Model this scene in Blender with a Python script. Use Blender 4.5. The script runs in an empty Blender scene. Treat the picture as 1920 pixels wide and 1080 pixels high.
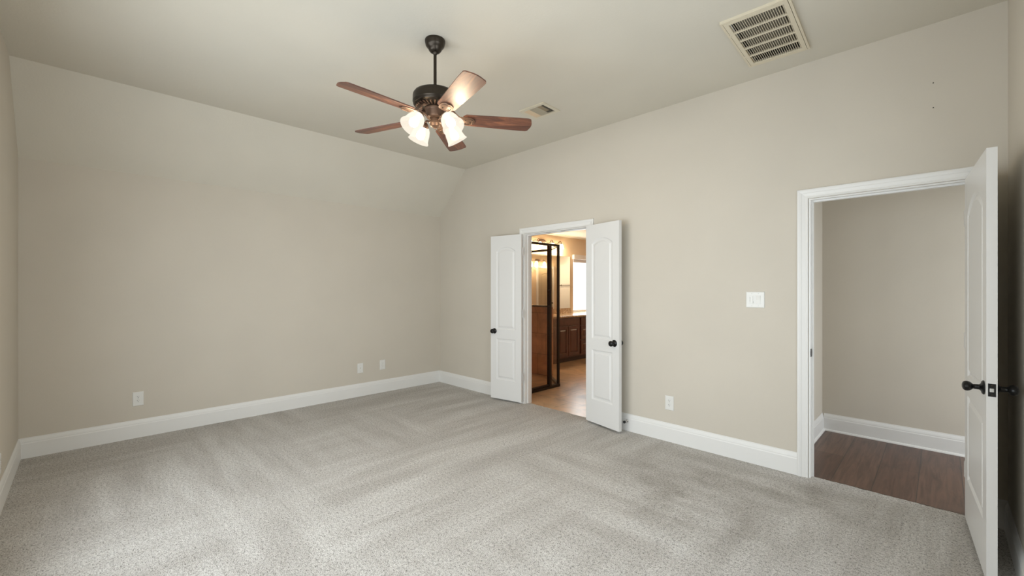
import bpy, bmesh, math, random
from mathutils import Vector, Matrix
random.seed(7)
PI = math.pi
scene = bpy.context.scene
COL = scene.collection

# ------------------------------------------------------------------ camera
cam_d = bpy.data.cameras.new('camera')
cam = bpy.data.objects.new('camera', cam_d)
COL.objects.link(cam)
cam.location = (5.27, -3.746, 1.381)
cam.rotation_euler = (PI/2, 0, 0.7859)
cam_d.sensor_width = 36.0
cam_d.lens = 804.0/1920*36.0
cam_d.shift_y = 1.0/1920
cam_d.clip_start = 0.02
scene.camera = cam

# ------------------------------------------------------------------ world, daylight, exposure
scene.view_settings.view_transform = 'Standard'
scene.view_settings.look = 'None'
scene.view_settings.gamma = 1.0
scene.view_settings.use_curve_mapping = False
scene.view_settings.exposure = 0.0
scene.cycles.max_bounces = 14
scene.cycles.diffuse_bounces = 8
scene.cycles.glossy_bounces = 6
scene.cycles.transparent_max_bounces = 16
scene.cycles.sample_clamp_indirect = 8.0
scene.cycles.caustics_reflective = False
scene.cycles.caustics_refractive = False

world = bpy.data.worlds.new('overcast_sky')
scene.world = world
world.use_nodes = True
wb = world.node_tree.nodes['Background']
wb.inputs['Color'].default_value = (0.90, 0.95, 1.0, 1)
wb.inputs['Strength'].default_value = 1.7

def daylight(name, loc, rot, sx, sy, power, color):
    d = bpy.data.lights.new(name, 'AREA')
    d.shape = 'RECTANGLE'; d.size = sx; d.size_y = sy
    d.energy = power; d.color = color
    o = bpy.data.objects.new(name, d); COL.objects.link(o)
    o.location = loc; o.rotation_euler = rot
    return o

W = 4.12          # room width  (y from -W to 0)
LX = 5.54         # room length (x from 0 to LX)
HC = 3.032        # flat ceiling height
KNEE = 2.44       # knee wall height under the slope
SX = 0.605        # where the slope meets the flat ceiling
T = 0.115         # wall thickness
WINS = [(1.71, 2.75), (2.90, 3.80), (3.95, 4.90)]
WZ = (0.50, 2.10)
SKY = (0.89, 0.945, 1.0)
for i, (a, b) in enumerate(WINS):
    daylight('window_daylight', ((a+b)/2, -W-0.22, (WZ[0]+WZ[1])/2), (PI/2-math.radians(8), 0, 0), b-a, WZ[1]-WZ[0], (45.0, 37.0, 32.0)[i], SKY)
daylight('bathroom_daylight', (-0.50, 4.20, 1.45), (PI/2, 0, -PI/2), 1.9, 1.9, 130.0, (0.90, 0.96, 1.0))
daylight('front_fill_light', (LX+0.24, -2.35, 1.35), (PI/2-math.radians(6), 0, PI/2), 1.7, 1.5, 44.0, SKY)  # added fill light for the back wall and far carpet
daylight('hall_daylight', (7.35, 0.76, 1.15), (PI/2-math.radians(26), 0, PI/2), 1.0, 1.3, 52.0, (0.93, 0.96, 1.0))

# ------------------------------------------------------------------ material helpers
def new_mat(name):
    m = bpy.data.materials.new(name); m.use_nodes = True
    nt = m.node_tree
    return m, nt, nt.nodes['Principled BSDF']

def N(nt, kind, **kw):
    n = nt.nodes.new(kind)
    for k, v in kw.items(): setattr(n, k, v)
    return n

def coords(nt, scale=(1, 1, 1), rot=(0, 0, 0), loc=(0, 0, 0)):
    tc = N(nt, 'ShaderNodeTexCoord'); mp = N(nt, 'ShaderNodeMapping')
    mp.inputs['Scale'].default_value = scale
    mp.inputs['Rotation'].default_value = rot
    mp.inputs['Location'].default_value = loc
    nt.links.new(tc.outputs['Object'], mp.inputs['Vector'])
    return mp.outputs['Vector']

def noise(nt, vec, scale, detail=2.0, rough=0.5, dist=0.0):
    n = N(nt, 'ShaderNodeTexNoise')
    n.inputs['Scale'].default_value = scale
    n.inputs['Detail'].default_value = detail
    n.inputs['Roughness'].default_value = rough
    n.inputs['Distortion'].default_value = dist
    nt.links.new(vec, n.inputs['Vector'])
    return n.outputs['Fac']

def ramp(nt, fac, stops):
    r = N(nt, 'ShaderNodeValToRGB')
    while len(r.color_ramp.elements) < len(stops): r.color_ramp.elements.new(0.5)
    for e, (p, c) in zip(r.color_ramp.elements, stops):
        e.position = p; e.color = c if len(c) == 4 else (*c, 1)
    nt.links.new(fac, r.inputs['Fac'])
    return r.outputs['Color']

def mix(nt, a, b, fac, blend='MIX'):
    m = N(nt, 'ShaderNodeMix', data_type='RGBA', blend_type=blend)
    for sock, v in ((m.inputs[6], a), (m.inputs[7], b), (m.inputs[0], fac)):
        if hasattr(v, 'links') or hasattr(v, 'is_linked'): nt.links.new(v, sock)
        else: sock.default_value = v
    return m.outputs[2]

def bump(nt, bsdf, h, strength, dist):
    b = N(nt, 'ShaderNodeBump')
    b.inputs['Strength'].default_value = strength
    b.inputs['Distance'].default_value = dist
    nt.links.new(h, b.inputs['Height'])
    nt.links.new(b.outputs['Normal'], bsdf.inputs['Normal'])

def plain(name, color, rough=0.5, metal=0.0, spec=None, var=0.0, vscale=8.0):
    m, nt, p = new_mat(name)
    p.inputs['Roughness'].default_value = rough
    p.inputs['Metallic'].default_value = metal
    if spec is not None: p.inputs['Specular IOR Level'].default_value = spec
    if var > 0:
        v = coords(nt)
        f = noise(nt, v, vscale, 3)
        d = tuple(c*(1-var) for c in color); l = tuple(min(1, c*(1+var)) for c in color)
        nt.links.new(ramp(nt, f, [(0.3, d), (0.7, l)]), p.inputs['Base Color'])
    else:
        p.inputs['Base Color'].default_value = (*color, 1)
    return m

def paint(name, color, bscale=130, bstr=0.12, rough=0.75):
    m, nt, p = new_mat(name)
    v = coords(nt)
    f = noise(nt, v, 1.7, 2)
    d = tuple(c*0.985 for c in color); l = tuple(c*1.015 for c in color)
    nt.links.new(ramp(nt, f, [(0.35, d), (0.65, l)]), p.inputs['Base Color'])
    p.inputs['Roughness'].default_value = rough
    p.inputs['Specular IOR Level'].default_value = 0.25
    bump(nt, p, noise(nt, v, bscale, 3), bstr, 0.003)
    return m

def emit(name, color, strength):
    m = bpy.data.materials.new(name); m.use_nodes = True
    nt = m.node_tree; nt.nodes.clear()
    e = N(nt, 'ShaderNodeEmission'); o = N(nt, 'ShaderNodeOutputMaterial')
    e.inputs['Color'].default_value = (*color, 1); e.inputs['Strength'].default_value = strength
    nt.links.new(e.outputs[0], o.inputs['Surface'])
    return m

def thin_glass(name, tint=(1, 1, 1), refl=0.06):
    m = bpy.data.materials.new(name); m.use_nodes = True
    nt = m.node_tree; nt.nodes.clear()
    t = N(nt, 'ShaderNodeBsdfTransparent'); g = N(nt, 'ShaderNodeBsdfGlossy')
    t.inputs['Color'].default_value = (*tint, 1); g.inputs['Roughness'].default_value = 0.02
    mx = N(nt, 'ShaderNodeMixShader'); o = N(nt, 'ShaderNodeOutputMaterial')
    mx.inputs[0].default_value = refl
    nt.links.new(t.outputs[0], mx.inputs[1]); nt.links.new(g.outputs[0], mx.inputs[2])
    nt.links.new(mx.outputs[0], o.inputs['Surface'])
    return m

# ------------------------------------------------------------------ materials
M = {}
M['wall'] = paint('beige_wall_paint', (0.575, 0.535, 0.465))
M['ceil'] = paint('beige_ceiling_paint', (0.62, 0.59, 0.515), 75, 0.22)
M['bathwall'] = paint('warm_beige_bathroom_paint', (0.66, 0.52, 0.37))
M['bathceil'] = paint('white_ceiling_paint', (0.72, 0.70, 0.66), 75, 0.2)
M['trim'] = plain('white_semi_gloss_trim', (0.74, 0.74, 0.725), 0.38, spec=0.4)
M['door'] = plain('white_door_enamel', (0.70, 0.70, 0.69), 0.36, spec=0.4)
M['plate'] = plain('white_plastic_plate', (0.71, 0.71, 0.685), 0.35)
M['slot'] = plain('dark_slot', (0.03, 0.028, 0.025), 0.6)
M['paleslot'] = plain('pale_slot', (0.42, 0.42, 0.40), 0.5)
M['screw'] = plain('painted_screw', (0.55, 0.55, 0.53), 0.35, 0.3)
M['bronze'] = plain('oil_rubbed_bronze', (0.045, 0.036, 0.027), 0.36, 0.75)
M['bronze_lit'] = plain('lamplit_bronze', (0.17, 0.105, 0.072), 0.45, 0.55)  # bronze with the warm lamp glow put into its colour
M['black'] = plain('black_bronze_hardware', (0.012, 0.012, 0.012), 0.3, 0.5)
M['rubber'] = plain('black_rubber', (0.012, 0.012, 0.012), 0.7)
M['steel'] = plain('brushed_nickel', (0.62, 0.60, 0.57), 0.35, 0.9)
M['hinge'] = plain('painted_hinge', (0.60, 0.59, 0.57), 0.4, 0.35)
M['grille'] = plain('cream_enamelled_grille', (0.66, 0.60, 0.47), 0.45)
M['register'] = plain('almond_enamelled_register', (0.62, 0.57, 0.46), 0.45)
M['tan_damper'] = plain('tan_damper', (0.46, 0.36, 0.24), 0.6)
M['duct'] = plain('dark_duct', (0.06, 0.055, 0.045), 0.9)
M['filter'] = plain('grey_filter', (0.30, 0.28, 0.235), 0.95)
M['darkframe'] = plain('dark_bronze_frame', (0.022, 0.014, 0.010), 0.35, 0.4)
M['glass'] = thin_glass('shower_glass', (0.97, 0.955, 0.93), 0.07)
M['pane'] = thin_glass('window_glass', (0.97, 0.98, 0.98), 0.05)
m, nt, p = new_mat('mirror_silver'); M['mirror'] = m
p.inputs['Base Color'].default_value = (0.90, 0.91, 0.90, 1); p.inputs['Metallic'].default_value = 1; p.inputs['Roughness'].default_value = 0.02
M['whitetile'] = plain('white_wall_tile', (0.80, 0.79, 0.77), 0.3)
M['blind'] = plain('white_roller_blind', (0.74, 0.70, 0.66), 0.8)

# lamp glass: frosted glass lit from inside
m = bpy.data.materials.new('lit_frosted_glass'); m.use_nodes = True; M['shade'] = m
nt = m.node_tree; nt.nodes.clear()
e_ = N(nt, 'ShaderNodeEmission'); t_ = N(nt, 'ShaderNodeBsdfTransparent'); x_ = N(nt, 'ShaderNodeMixShader'); o_ = N(nt, 'ShaderNodeOutputMaterial')
e_.inputs['Color'].default_value = (1.0, 0.93, 0.80, 1); e_.inputs['Strength'].default_value = 1.15
t_.inputs['Color'].default_value = (1.0, 0.97, 0.92, 1); x_.inputs[0].default_value = 0.55
nt.links.new(t_.outputs[0], x_.inputs[1]); nt.links.new(e_.outputs[0], x_.inputs[2]); nt.links.new(x_.outputs[0], o_.inputs['Surface'])
M['bulb'] = emit('lit_bulb', (1.0, 0.86, 0.68), 85.0)
M['vshade'] = emit('lit_vanity_glass', (1.0, 0.80, 0.52), 8.0)
M['vbulb'] = emit('lit_vanity_bulb', (1.0, 0.80, 0.52), 25.0)

# carpet: short loop pile with vacuum tracks
SCUFFS = [(4.12, -0.88, 0.80), (4.75, -0.30, 0.45)]
m, nt, p = new_mat('grey_cut_pile_carpet'); M['carpet'] = m
v = coords(nt)
va = coords(nt, (0.7, 4.4, 1), (0, 0, math.radians(-58)))
vb = coords(nt, (4.6, 0.6, 1), (0, 0, math.radians(-80)))
na = noise(nt, va, 1.15, 3, 0.55, 0.12)
nb = noise(nt, vb, 1.05, 3, 0.55, 0.12)
sel = noise(nt, v, 0.55, 1)
selr = ramp(nt, sel, [(0.42, (0, 0, 0)), (0.58, (1, 1, 1))])
tr = mix(nt, na, nb, selr)
trk = ramp(nt, tr, [(0.38, (0.458, 0.436, 0.408)), (0.50, (0.520, 0.500, 0.474)), (0.63, (0.588, 0.572, 0.548))])
tuft = noise(nt, v, 165, 2, 0.6)
tuft2 = noise(nt, v, 60, 2, 0.6)
tt = mix(nt, tuft, tuft2, 0.35)
tcol = ramp(nt, tt, [(0.36, (0.30, 0.285, 0.265)), (0.47, (0.90, 0.895, 0.885)), (0.60, (1.25, 1.25, 1.25))])
# scuffed, trodden patches on the way to the hall door
scuff = noise(nt, coords(nt, (1, 1, 1), (0, 0, 0.6)), 2.6, 5, 0.68, 0.3)
scf = ramp(nt, scuff, [(0.44, (1, 1, 1)), (0.64, (0.72, 0.70, 0.67))])
cur = trk
for cx0, cy0, rad in SCUFFS:
    gm = N(nt, 'ShaderNodeTexGradient', gradient_type='SPHERICAL')
    k_ = 1.0/rad
    nt.links.new(coords(nt, (k_, k_, k_), (0, 0, 0), (-cx0*k_, -cy0*k_, 0)), gm.inputs['Vector'])
    mk = ramp(nt, gm.outputs['Fac'], [(0.0, (0, 0, 0)), (0.55, (1, 1, 1))])
    cur = mix(nt, cur, mix(nt, cur, scf, 1.0, 'MULTIPLY'), mk)
nt.links.new(mix(nt, cur, tcol, 1.0, 'MULTIPLY'), p.inputs['Base Color'])
p.inputs['Roughness'].default_value = 1.0
p.inputs['Specular IOR Level'].default_value = 0.05
p.inputs['Sheen Weight'].default_value = 0.15
bump(nt, p, tt, 1.0, 0.014)

# hall planks (boards run along y, 0.225 wide)
def boards(name, c0, c1, bw, bl, rough, grain_dark):
    m, nt, p = new_mat(name)
    v = coords(nt, (1, 1, 1), (0, 0, PI/2), (0.0, 0.022, 0))
    b = N(nt, 'ShaderNodeTexBrick'); b.offset = 0.37
    b.inputs['Color1'].default_value = (*c0, 1); b.inputs['Color2'].default_value = (*c1, 1)
    b.inputs['Mortar'].default_value = (0.035, 0.022, 0.017, 1)
    b.inputs['Scale'].default_value = 1.0
    b.inputs['Mortar Size'].default_value = 0.0026
    b.inputs['Brick Width'].default_value = bl; b.inputs['Row Height'].default_value = bw
    nt.links.new(v, b.inputs['Vector'])
    vg = coords(nt, (16, 1.1, 1))
    g = noise(nt, vg, 2.2, 5, 0.6, 0.8)
    gc = ramp(nt, g, [(0.3, grain_dark), (0.62, (1, 1, 1))])
    nt.links.new(mix(nt, b.outputs['Color'], gc, 1.0, 'MULTIPLY'), p.inputs['Base Color'])
    p.inputs['Roughness'].default_value = rough
    bump(nt, p, g, 0.05, 0.004)
    return m
M['planks'] = boards('dark_brown_plank_floor', (0.105, 0.050, 0.032), (0.185, 0.110, 0.076), 0.225, 1.9, 0.34, (0.38, 0.33, 0.30))

# bathroom slate look tile
def tiles(name, c0, c1, mortar, w, h, rough, rot=(0, 0, 0), nscale=2.5):
    m, nt, p = new_mat(name)
    v = coords(nt, (1, 1, 1), rot)
    b = N(nt, 'ShaderNodeTexBrick'); b.offset = 0.5
    b.inputs['Color1'].default_value = (*c0, 1); b.inputs['Color2'].default_value = (*c1, 1)
    b.inputs['Mortar'].default_value = (*mortar, 1)
    b.inputs['Scale'].default_value = 1.0; b.inputs['Mortar Size'].default_value = 0.003
    b.inputs['Brick Width'].default_value = w; b.inputs['Row Height'].default_value = h
    nt.links.new(v, b.inputs['Vector'])
    f = noise(nt, coords(nt), nscale, 5, 0.6, 1.2)
    c = ramp(nt, f, [(0.3, (0.60, 0.55, 0.50)), (0.5, (1, 0.95, 0.88)), (0.7, (1.35, 1.25, 1.15))])
    nt.links.new(mix(nt, b.outputs['Color'], c, 1.0, 'MULTIPLY'), p.inputs['Base Color'])
    p.inputs['Roughness'].default_value = rough
    bump(nt, p, f, 0.08, 0.01)
    return m
M['tile'] = tiles('tan_slate_floor_tile', (0.46, 0.31, 0.185), (0.54, 0.39, 0.26), (0.17, 0.12, 0.085), 0.46, 0.46, 0.30)
M['showertile'] = tiles('brown_shower_tile', (0.50, 0.27, 0.15), (0.56, 0.32, 0.19), (0.14, 0.08, 0.05), 0.33, 0.33, 0.35, (PI/2, 0, 0))

# woods
def wood(name, dark, mid, light, axis_scale, rough, coat=0.0):
    m, nt, p = new_mat(name)
    v = coords(nt, axis_scale)
    f = noise(nt, v, 3.0, 6, 0.62, 1.6)
    nt.links.new(ramp(nt, f, [(0.28, dark), (0.5, mid), (0.72, light)]), p.inputs['Base Color'])
    p.inputs['Roughness'].default_value = rough
    p.inputs['Coat Weight'].default_value = coat
    p.inputs['Coat Roughness'].default_value = 0.55
    return m
M['blade'] = wood('rosewood_blade', (0.030, 0.011, 0.008), (0.105, 0.036, 0.019), (0.24, 0.092, 0.045), (1.1, 8, 8), 0.56, 0.6)
M['cherry'] = wood('dark_cherry_cabinet', (0.040, 0.010, 0.007), (0.075, 0.020, 0.013), (0.115, 0.034, 0.021), (7, 7, 1.2), 0.35, 0.2)

# granite
m, nt, p = new_mat('speckled_brown_granite'); M['granite'] = m
v = coords(nt)
vo = N(nt, 'ShaderNodeTexVoronoi'); vo.inputs['Scale'].default_value = 70
nt.links.new(v, vo.inputs['Vector'])
f = noise(nt, v, 45, 4, 0.7)
gmix = mix(nt, vo.outputs['Distance'], f, 0.6)
nt.links.new(ramp(nt, gmix, [(0.33, (0.05, 0.035, 0.025)), (0.43, (0.34, 0.20, 0.10)), (0.52, (0.55, 0.40, 0.26)), (0.64, (0.70, 0.60, 0.46))]), p.inputs['Base Color'])
p.inputs['Roughness'].default_value = 0.15

# ------------------------------------------------------------------ mesh helpers
class MB:
    """collects shapes, builds ONE mesh object"""
    def __init__(s): s.bm = bmesh.new()
    def box(s, x0, y0, z0, x1, y1, z1, bev=0.0):
        ret = bmesh.ops.create_cube(s.bm, size=1.0)
        vs = ret['verts']
        for v in vs:
            v.co = Vector(((x0+x1)/2 + v.co.x*(x1-x0), (y0+y1)/2 + v.co.y*(y1-y0), (z0+z1)/2 + v.co.z*(z1-z0)))
        if bev > 0:
            es = list({e for v in vs for e in v.link_edges})
            bmesh.ops.bevel(s.bm, geom=es, offset=bev, segments=2, affect='EDGES', profile=0.5)
        return s
    def prism(s, pts, axis, a, b):
        """polygon pts (2-D) extruded along axis from a to b"""
        def P(u, v, w):
            return {'x': (w, u, v), 'y': (u, w, v), 'z': (u, v, w)}[axis]
        v0 = [s.bm.verts.new(P(u, v, a)) for u, v in pts]
        v1 = [s.bm.verts.new(P(u, v, b)) for u, v in pts]
        n = len(pts)
        s.bm.faces.new(v0); s.bm.faces.new(v1[::-1])
        for i in range(n):
            s.bm.faces.new((v0[i], v0[(i+1) % n], v1[(i+1) % n], v1[i]))
        return s
    def lathe(s, prof, mat=None, seg=40, sx=1.0, sy=1.0):
        mat = mat or Matrix.Identity(4)
        rings = []
        for r, z in prof:
            if r < 1e-6: rings.append([s.bm.verts.new(mat @ Vector((0, 0, z)))])
            else: rings.append([s.bm.verts.new(mat @ Vector((r*sx*math.cos(2*PI*i/seg), r*sy*math.sin(2*PI*i/seg), z))) for i in range(seg)])
        for A, B in zip(rings[:-1], rings[1:]):
            for i in range(seg):
                j = (i+1) % seg
                if len(A) == 1 and len(B) == 1: continue
                if len(A) == 1: s.bm.faces.new((A[0], B[i], B[j]))
                elif len(B) == 1: s.bm.faces.new((A[i], A[j], B[0]))
                else: s.bm.faces.new((A[i], A[j], B[j], B[i]))
        return s
    def tube(s, pts, r, seg=12, caps=True):
        pts = [Vector(p) for p in pts]
        rings = []; up = None
        for i, p in enumerate(pts):
            t = (pts[min(i+1, len(pts)-1)] - pts[max(i-1, 0)]).normalized()
            if up is None:
                up = Vector((0, 0, 1)) if abs(t.z) < 0.9 else Vector((1, 0, 0))
            a = t.cross(up).normalized(); b = a.cross(t).normalized(); up = b
            rr = r[i] if isinstance(r, (list, tuple)) else r
            rings.append([s.bm.verts.new(p + a*rr*math.cos(2*PI*k/seg) + b*rr*math.sin(2*PI*k/seg)) for k in range(seg)])
        for A, B in zip(rings[:-1], rings[1:]):
            for k in range(seg):
                s.bm.faces.new((A[k], A[(k+1) % seg], B[(k+1) % seg], B[k]))
        if caps:
            s.bm.faces.new(rings[0][::-1]); s.bm.faces.new(rings[-1])
        return s
    def sweep(s, path_pts, closed=False):
        """list of equal-length loops -> skin"""
        rows = [[s.bm.verts.new(p) for p in row] for row in path_pts]
        for A, B in zip(rows[:-1], rows[1:]):
            n = len(A)
            for i in range(n if closed else n-1):
                s.bm.faces.new((A[i], A[(i+1) % n], B[(i+1) % n], B[i]))
        return rows
    def build(s, name, mat, parent=None, loc=(0, 0, 0), rot=(0, 0, 0), smooth=False):
        bmesh.ops.recalc_face_normals(s.bm, faces=s.bm.faces)
        me = bpy.data.meshes.new(name); s.bm.to_mesh(me); s.bm.free()
        if isinstance(mat, str): mat = M[mat]
        me.materials.append(mat)
        if smooth:
            me.shade_smooth()
            try: me.set_sharp_from_angle(angle=math.radians(35))
            except Exception: pass
        o = bpy.data.objects.new(name, me); COL.objects.link(o)
        o.location = loc; o.rotation_euler = rot
        if parent is not None: o.parent = parent
        return o

def tag(o, label=None, cat=None, group=None, kind=None):
    if label: o['label'] = label
    if cat: o['category'] = cat
    if group: o['group'] = group
    if kind: o['kind'] = kind
    return o

def thing(name, label, cat, loc=(0, 0, 0), rz=0.0, group=None, kind=None):
    o = bpy.data.objects.new(name, None); COL.objects.link(o)
    o.empty_display_size = 0.1
    o.location = loc; o.rotation_euler = (0, 0, rz)
    return tag(o, label, cat, group, kind)

def children_of(o): return [c for c in COL.objects if c.parent == o]
def copy_tree(o, parent=None):
    c = o.copy(); COL.objects.link(c)
    if parent is not None: c.parent = parent
    for ch in children_of(o): copy_tree(ch, c)
    return c

def slab_with_holes(mb, axis, a, b, u0, u1, v0, v1, holes):
    """rectangular slab with rectangular holes; (u,v) are the two other axes in xyz order"""
    us = sorted({u0, u1, *[h[0] for h in holes], *[h[1] for h in holes]})
    vs = sorted({v0, v1, *[h[2] for h in holes], *[h[3] for h in holes]})
    for i in range(len(us)-1):
        run = None
        for j in range(len(vs)-1):
            cu, cv = (us[i]+us[i+1])/2, (vs[j]+vs[j+1])/2
            solid = not any(h[0] < cu < h[1] and h[2] < cv < h[3] for h in holes)
            if solid:
                run = (run[0], vs[j+1]) if run else (vs[j], vs[j+1])
            if run and (not solid or j == len(vs)-2):
                p, q = us[i], us[i+1]
                if axis == 'y': mb.box(p, a, run[0], q, b, run[1])
                elif axis == 'x': mb.box(a, p, run[0], b, q, run[1])
                else: mb.box(p, run[0], a, q, run[1], b)
                run = None
    return mb

# ================================================================== THE SHELL
B0, B1, DH = 1.735, 2.655, 2.035      # bathroom double-door opening
H0, H1 = 4.587, 5.398                 # hall door opening
BX, BY1, BX1 = -0.22, 7.6, 3.4        # bathroom: left wall face, back wall face, right wall face
HX0, HX1, HY1 = 4.44, 7.0, 1.41       # hall

# floor (carpet) with a slightly ragged cut edge at both thresholds
def carpet():
    bm = bmesh.new()
    def edge(xa, xb, y):
        n = int((xb-xa)/0.012)
        return [(xa+(xb-xa)*i/n, y+random.uniform(-0.006, 0.006)) for i in range(n+1)]
    pts = [(-0.02, -W-0.02), (LX+0.02, -W-0.02), (LX+0.02, 0.002), (H1-0.002, 0.002)]
    pts += edge(H0+0.002, H1-0.002, 0.048)[::-1]
    pts += [(H0+0.002, 0.002), (B1-0.002, 0.002)]
    pts += edge(B0+0.002, B1-0.002, 0.06)[::-1]
    pts += [(B0+0.002, 0.002), (-0.02, 0.002)]
    top = [bm.verts.new((x, y, 0.0)) for x, y in pts]
    bot = [bm.verts.new((x, y, -0.03)) for x, y in pts]
    n = len(pts)
    f1 = bm.faces.new(top); f2 = bm.faces.new(bot[::-1])
    for i in range(n): bm.faces.new((top[i], bot[i], bot[(i+1) % n], top[(i+1) % n]))
    bmesh.ops.triangulate(bm, faces=[f1, f2])
    mb = MB(); mb.bm.free(); mb.bm = bm
    return mb.build('floor', 'carpet')
tag(carpet(), 'grey cut pile carpet with vacuum tracks across the bedroom', 'floor', kind='structure')

mb = MB(); mb.box(HX0-0.05, 0.03, -0.05, HX1+0.1, HY1+0.05, -0.008)
tag(mb.build('floor_hall', 'planks'), 'dark brown wood plank floor of the hall beyond the single door', 'floor', kind='structure')
mb = MB(); mb.box(BX-0.05, T*0.4, -0.05, H0-0.3, BY1+0.05, -0.008)
tag(mb.build('floor_bathroom', 'tile'), 'brown slate tile floor of the bathroom beyond the double doors', 'floor', kind='structure')

# walls of the bedroom
mb = MB()
mb.prism([(0, 0), (0, 0) if False else (SX, 0), (SX, HC+0.08), (0, KNEE+0.08)][0:4], 'y', 0.0, T)
slab_with_holes(mb, 'y', 0.0, T, SX, LX+0.1, -0.04, HC+0.08, [(B0, B1, -0.05, DH), (H0, H1, -0.05, DH)])
tag(mb.build('wall_right', 'wall'), 'long beige wall with the double doors and the hall door', 'wall', kind='structure')
mb = MB(); mb.box(-T, -W-T, -0.04, 0, T, KNEE+0.1)
tag(mb.build('wall_back', 'wall'), 'low beige back wall under the sloped ceiling', 'wall', kind='structure')
mb = MB(); slab_with_holes(mb, 'y', -W-0.14, -W, -0.1, LX+0.1, -0.04, HC+0.08, [(a, b, WZ[0], WZ[1]) for a, b in WINS])
tag(mb.build('wall_left', 'wall'), 'beige window wall at the left edge', 'wall', kind='structure')
FILL_WIN = (-3.20, -1.50, 0.60, 2.10)  # unseen opening added for the front fill light
mb = MB(); slab_with_holes(mb, 'x', LX, LX+T, -W-0.1, 0, -0.04, HC+0.08, [FILL_WIN])
tag(mb.build('wall_front', 'wall'), 'beige wall behind the open hall door at the right edge', 'wall', kind='structure')

# ceiling with the two duct openings, and its slope
RG = (4.320, 4.616, -0.905, -0.290)    # return opening x0,x1,y0,y1
SV = (2.520, 2.755, -0.850, -0.660)    # supply opening
mb = MB()
slab_with_holes(mb, 'z', HC, HC+0.09, SX, LX+0.05, -W-0.05, 0.02, [RG, SV])
mb.prism([(SX, HC), (SX, HC+0.09), (-0.05, KNEE+0.09), (-0.05, KNEE-0.05*(HC-KNEE)/SX)], 'y', -W-0.05, 0.02)
tag(mb.build('ceiling', 'ceil'), 'beige textured ceiling sloping down to the back wall', 'ceiling', kind='structure')

# bathroom shell
BW0, BW1, BWZ0, BWZ1 = 3.56, 4.30, 0.875, 2.06
mb = MB(); slab_with_holes(mb, 'x', BX-0.14, BX, T, BY1+0.1, -0.04, 2.44, [(BW0, BW1, BWZ0, BWZ1)])
tag(mb.build('wall_bathroom_left', 'bathwall'), 'warm beige bathroom wall behind the vanity', 'wall', kind='structure')
mb = MB(); mb.box(BX-0.1, BY1, -0.04, BX1+0.1, BY1+T, 2.44)
tag(mb.build('wall_bathroom_back', 'whitetile'), 'pale tiled bathroom wall seen in the mirror', 'wall', kind='structure')
mb = MB(); slab_with_holes(mb, 'x', BX1, BX1+T, T, BY1, -0.04, 2.44, [])
tag(mb.build('wall_bathroom_right', 'bathwall'), 'warm beige bathroom wall opposite the vanity seen in the mirror', 'wall', kind='structure')
mb = MB(); mb.box(BX-0.14, T, 2.44, BX1+T, BY1+T, 2.54)
tag(mb.build('ceiling_bathroom', 'bathceil'), 'pale bathroom ceiling beyond the double doors', 'ceiling', kind='structure')
# hall shell
mb = MB(); mb.box(HX0-T, T, -0.04, HX0, HY1+T, 2.60)
tag(mb.build('wall_hall_left', 'wall'), 'narrow beige side wall of the hall beside the door jamb', 'wall', kind='structure')
mb = MB(); mb.box(HX0-T, HY1, -0.04, HX1+0.1, HY1+T, 2.60)
tag(mb.build('wall_hall_back', 'wall'), 'beige hall wall facing the open single door', 'wall', kind='structure')
mb = MB(); mb.box(LX+T, 0, -0.04, HX1+0.1, T, 2.60)
tag(mb.build('wall_hall_front', 'wall'), 'beige hall wall out of sight past the bedroom', 'wall', kind='structure')
mb = MB(); slab_with_holes(mb, 'x', HX1, HX1+0.12, 0.1, HY1, -0.04, 2.60, [(0.26, 1.26, 0.45, 1.80)])
tag(mb.build('wall_hall_right', 'wall'), 'beige end wall of the hall with its window', 'wall', kind='structure')
mb = MB(); mb.box(HX0-T, T*0.6, 2.60, HX1+0.12, HY1+T, 2.70); 
tag(mb.build('ceiling_hall', 'ceil'), 'hall ceiling above the plank floor', 'ceiling', kind='structure')

# ------------------------------------------------------------------ windows
def window(name, axis, u0, u1, z0, z1, face, depth, label, mid=True, sill=True):
    """opening in a wall; axis = normal axis; face = inner wall plane; depth = signed direction outwards"""
    t = thing(name, label, 'window', kind='structure')
    f = 0.045
    a, b = sorted((face+depth*0.55, face+depth*0.9))
    def bx(mb, p0, q0, p1, q1, a, b):
        if axis == 'y': mb.box(p0, a, q0, p1, b, q1)
        else: mb.box(a, p0, q0, b, p1, q1)
    mb = MB()
    bx(mb, u0, z0, u0+f, z1, a, b); bx(mb, u1-f, z0, u1, z1, a, b)
    bx(mb, u0+f, z0, u1-f, z0+f, a, b); bx(mb, u0+f, z1-f, u1-f, z1, a, b)
    if mid: bx(mb, u0+f, (z0+z1)/2-0.02, u1-f, (z0+z1)/2+0.02, a, b)
    mb.build('window_frame', 'trim', t)
    c = (a+b)/2
    mb = MB(); bx(mb, u0+f, z0+f, u1-f, z1-f, c-0.002, c+0.002)
    mb.build('window_pane', 'pane', t)
    s = -1 if depth > 0 else 1
    a, b = sorted((face, face+s*0.045))
    if sill:
        mb = MB(); bx(mb, u0-0.06, z0-0.03, u1+0.06, z0, a, b)
        mb.build('window_sill', 'trim', t)
    return t
names = ['out of sight window nearest the back wall', 'out of sight middle window of the left wall', 'out of sight window nearest the camera']
for i, (a, b) in enumerate(WINS):
    window('window_%d' % (i+1), 'y', a, b, WZ[0], WZ[1], -W, -0.14, 'white framed ' + names[i])
bw = window('window_4', 'x', BW0, BW1, BWZ0, BWZ1, BX, -0.14, 'bright bathroom window glimpsed beside the right door leaf', mid=False, sill=False)
window('window_5', 'x', 0.26, 1.26, 0.45, 1.80, HX1, 0.12, 'white framed window at the end of the hall')
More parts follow.
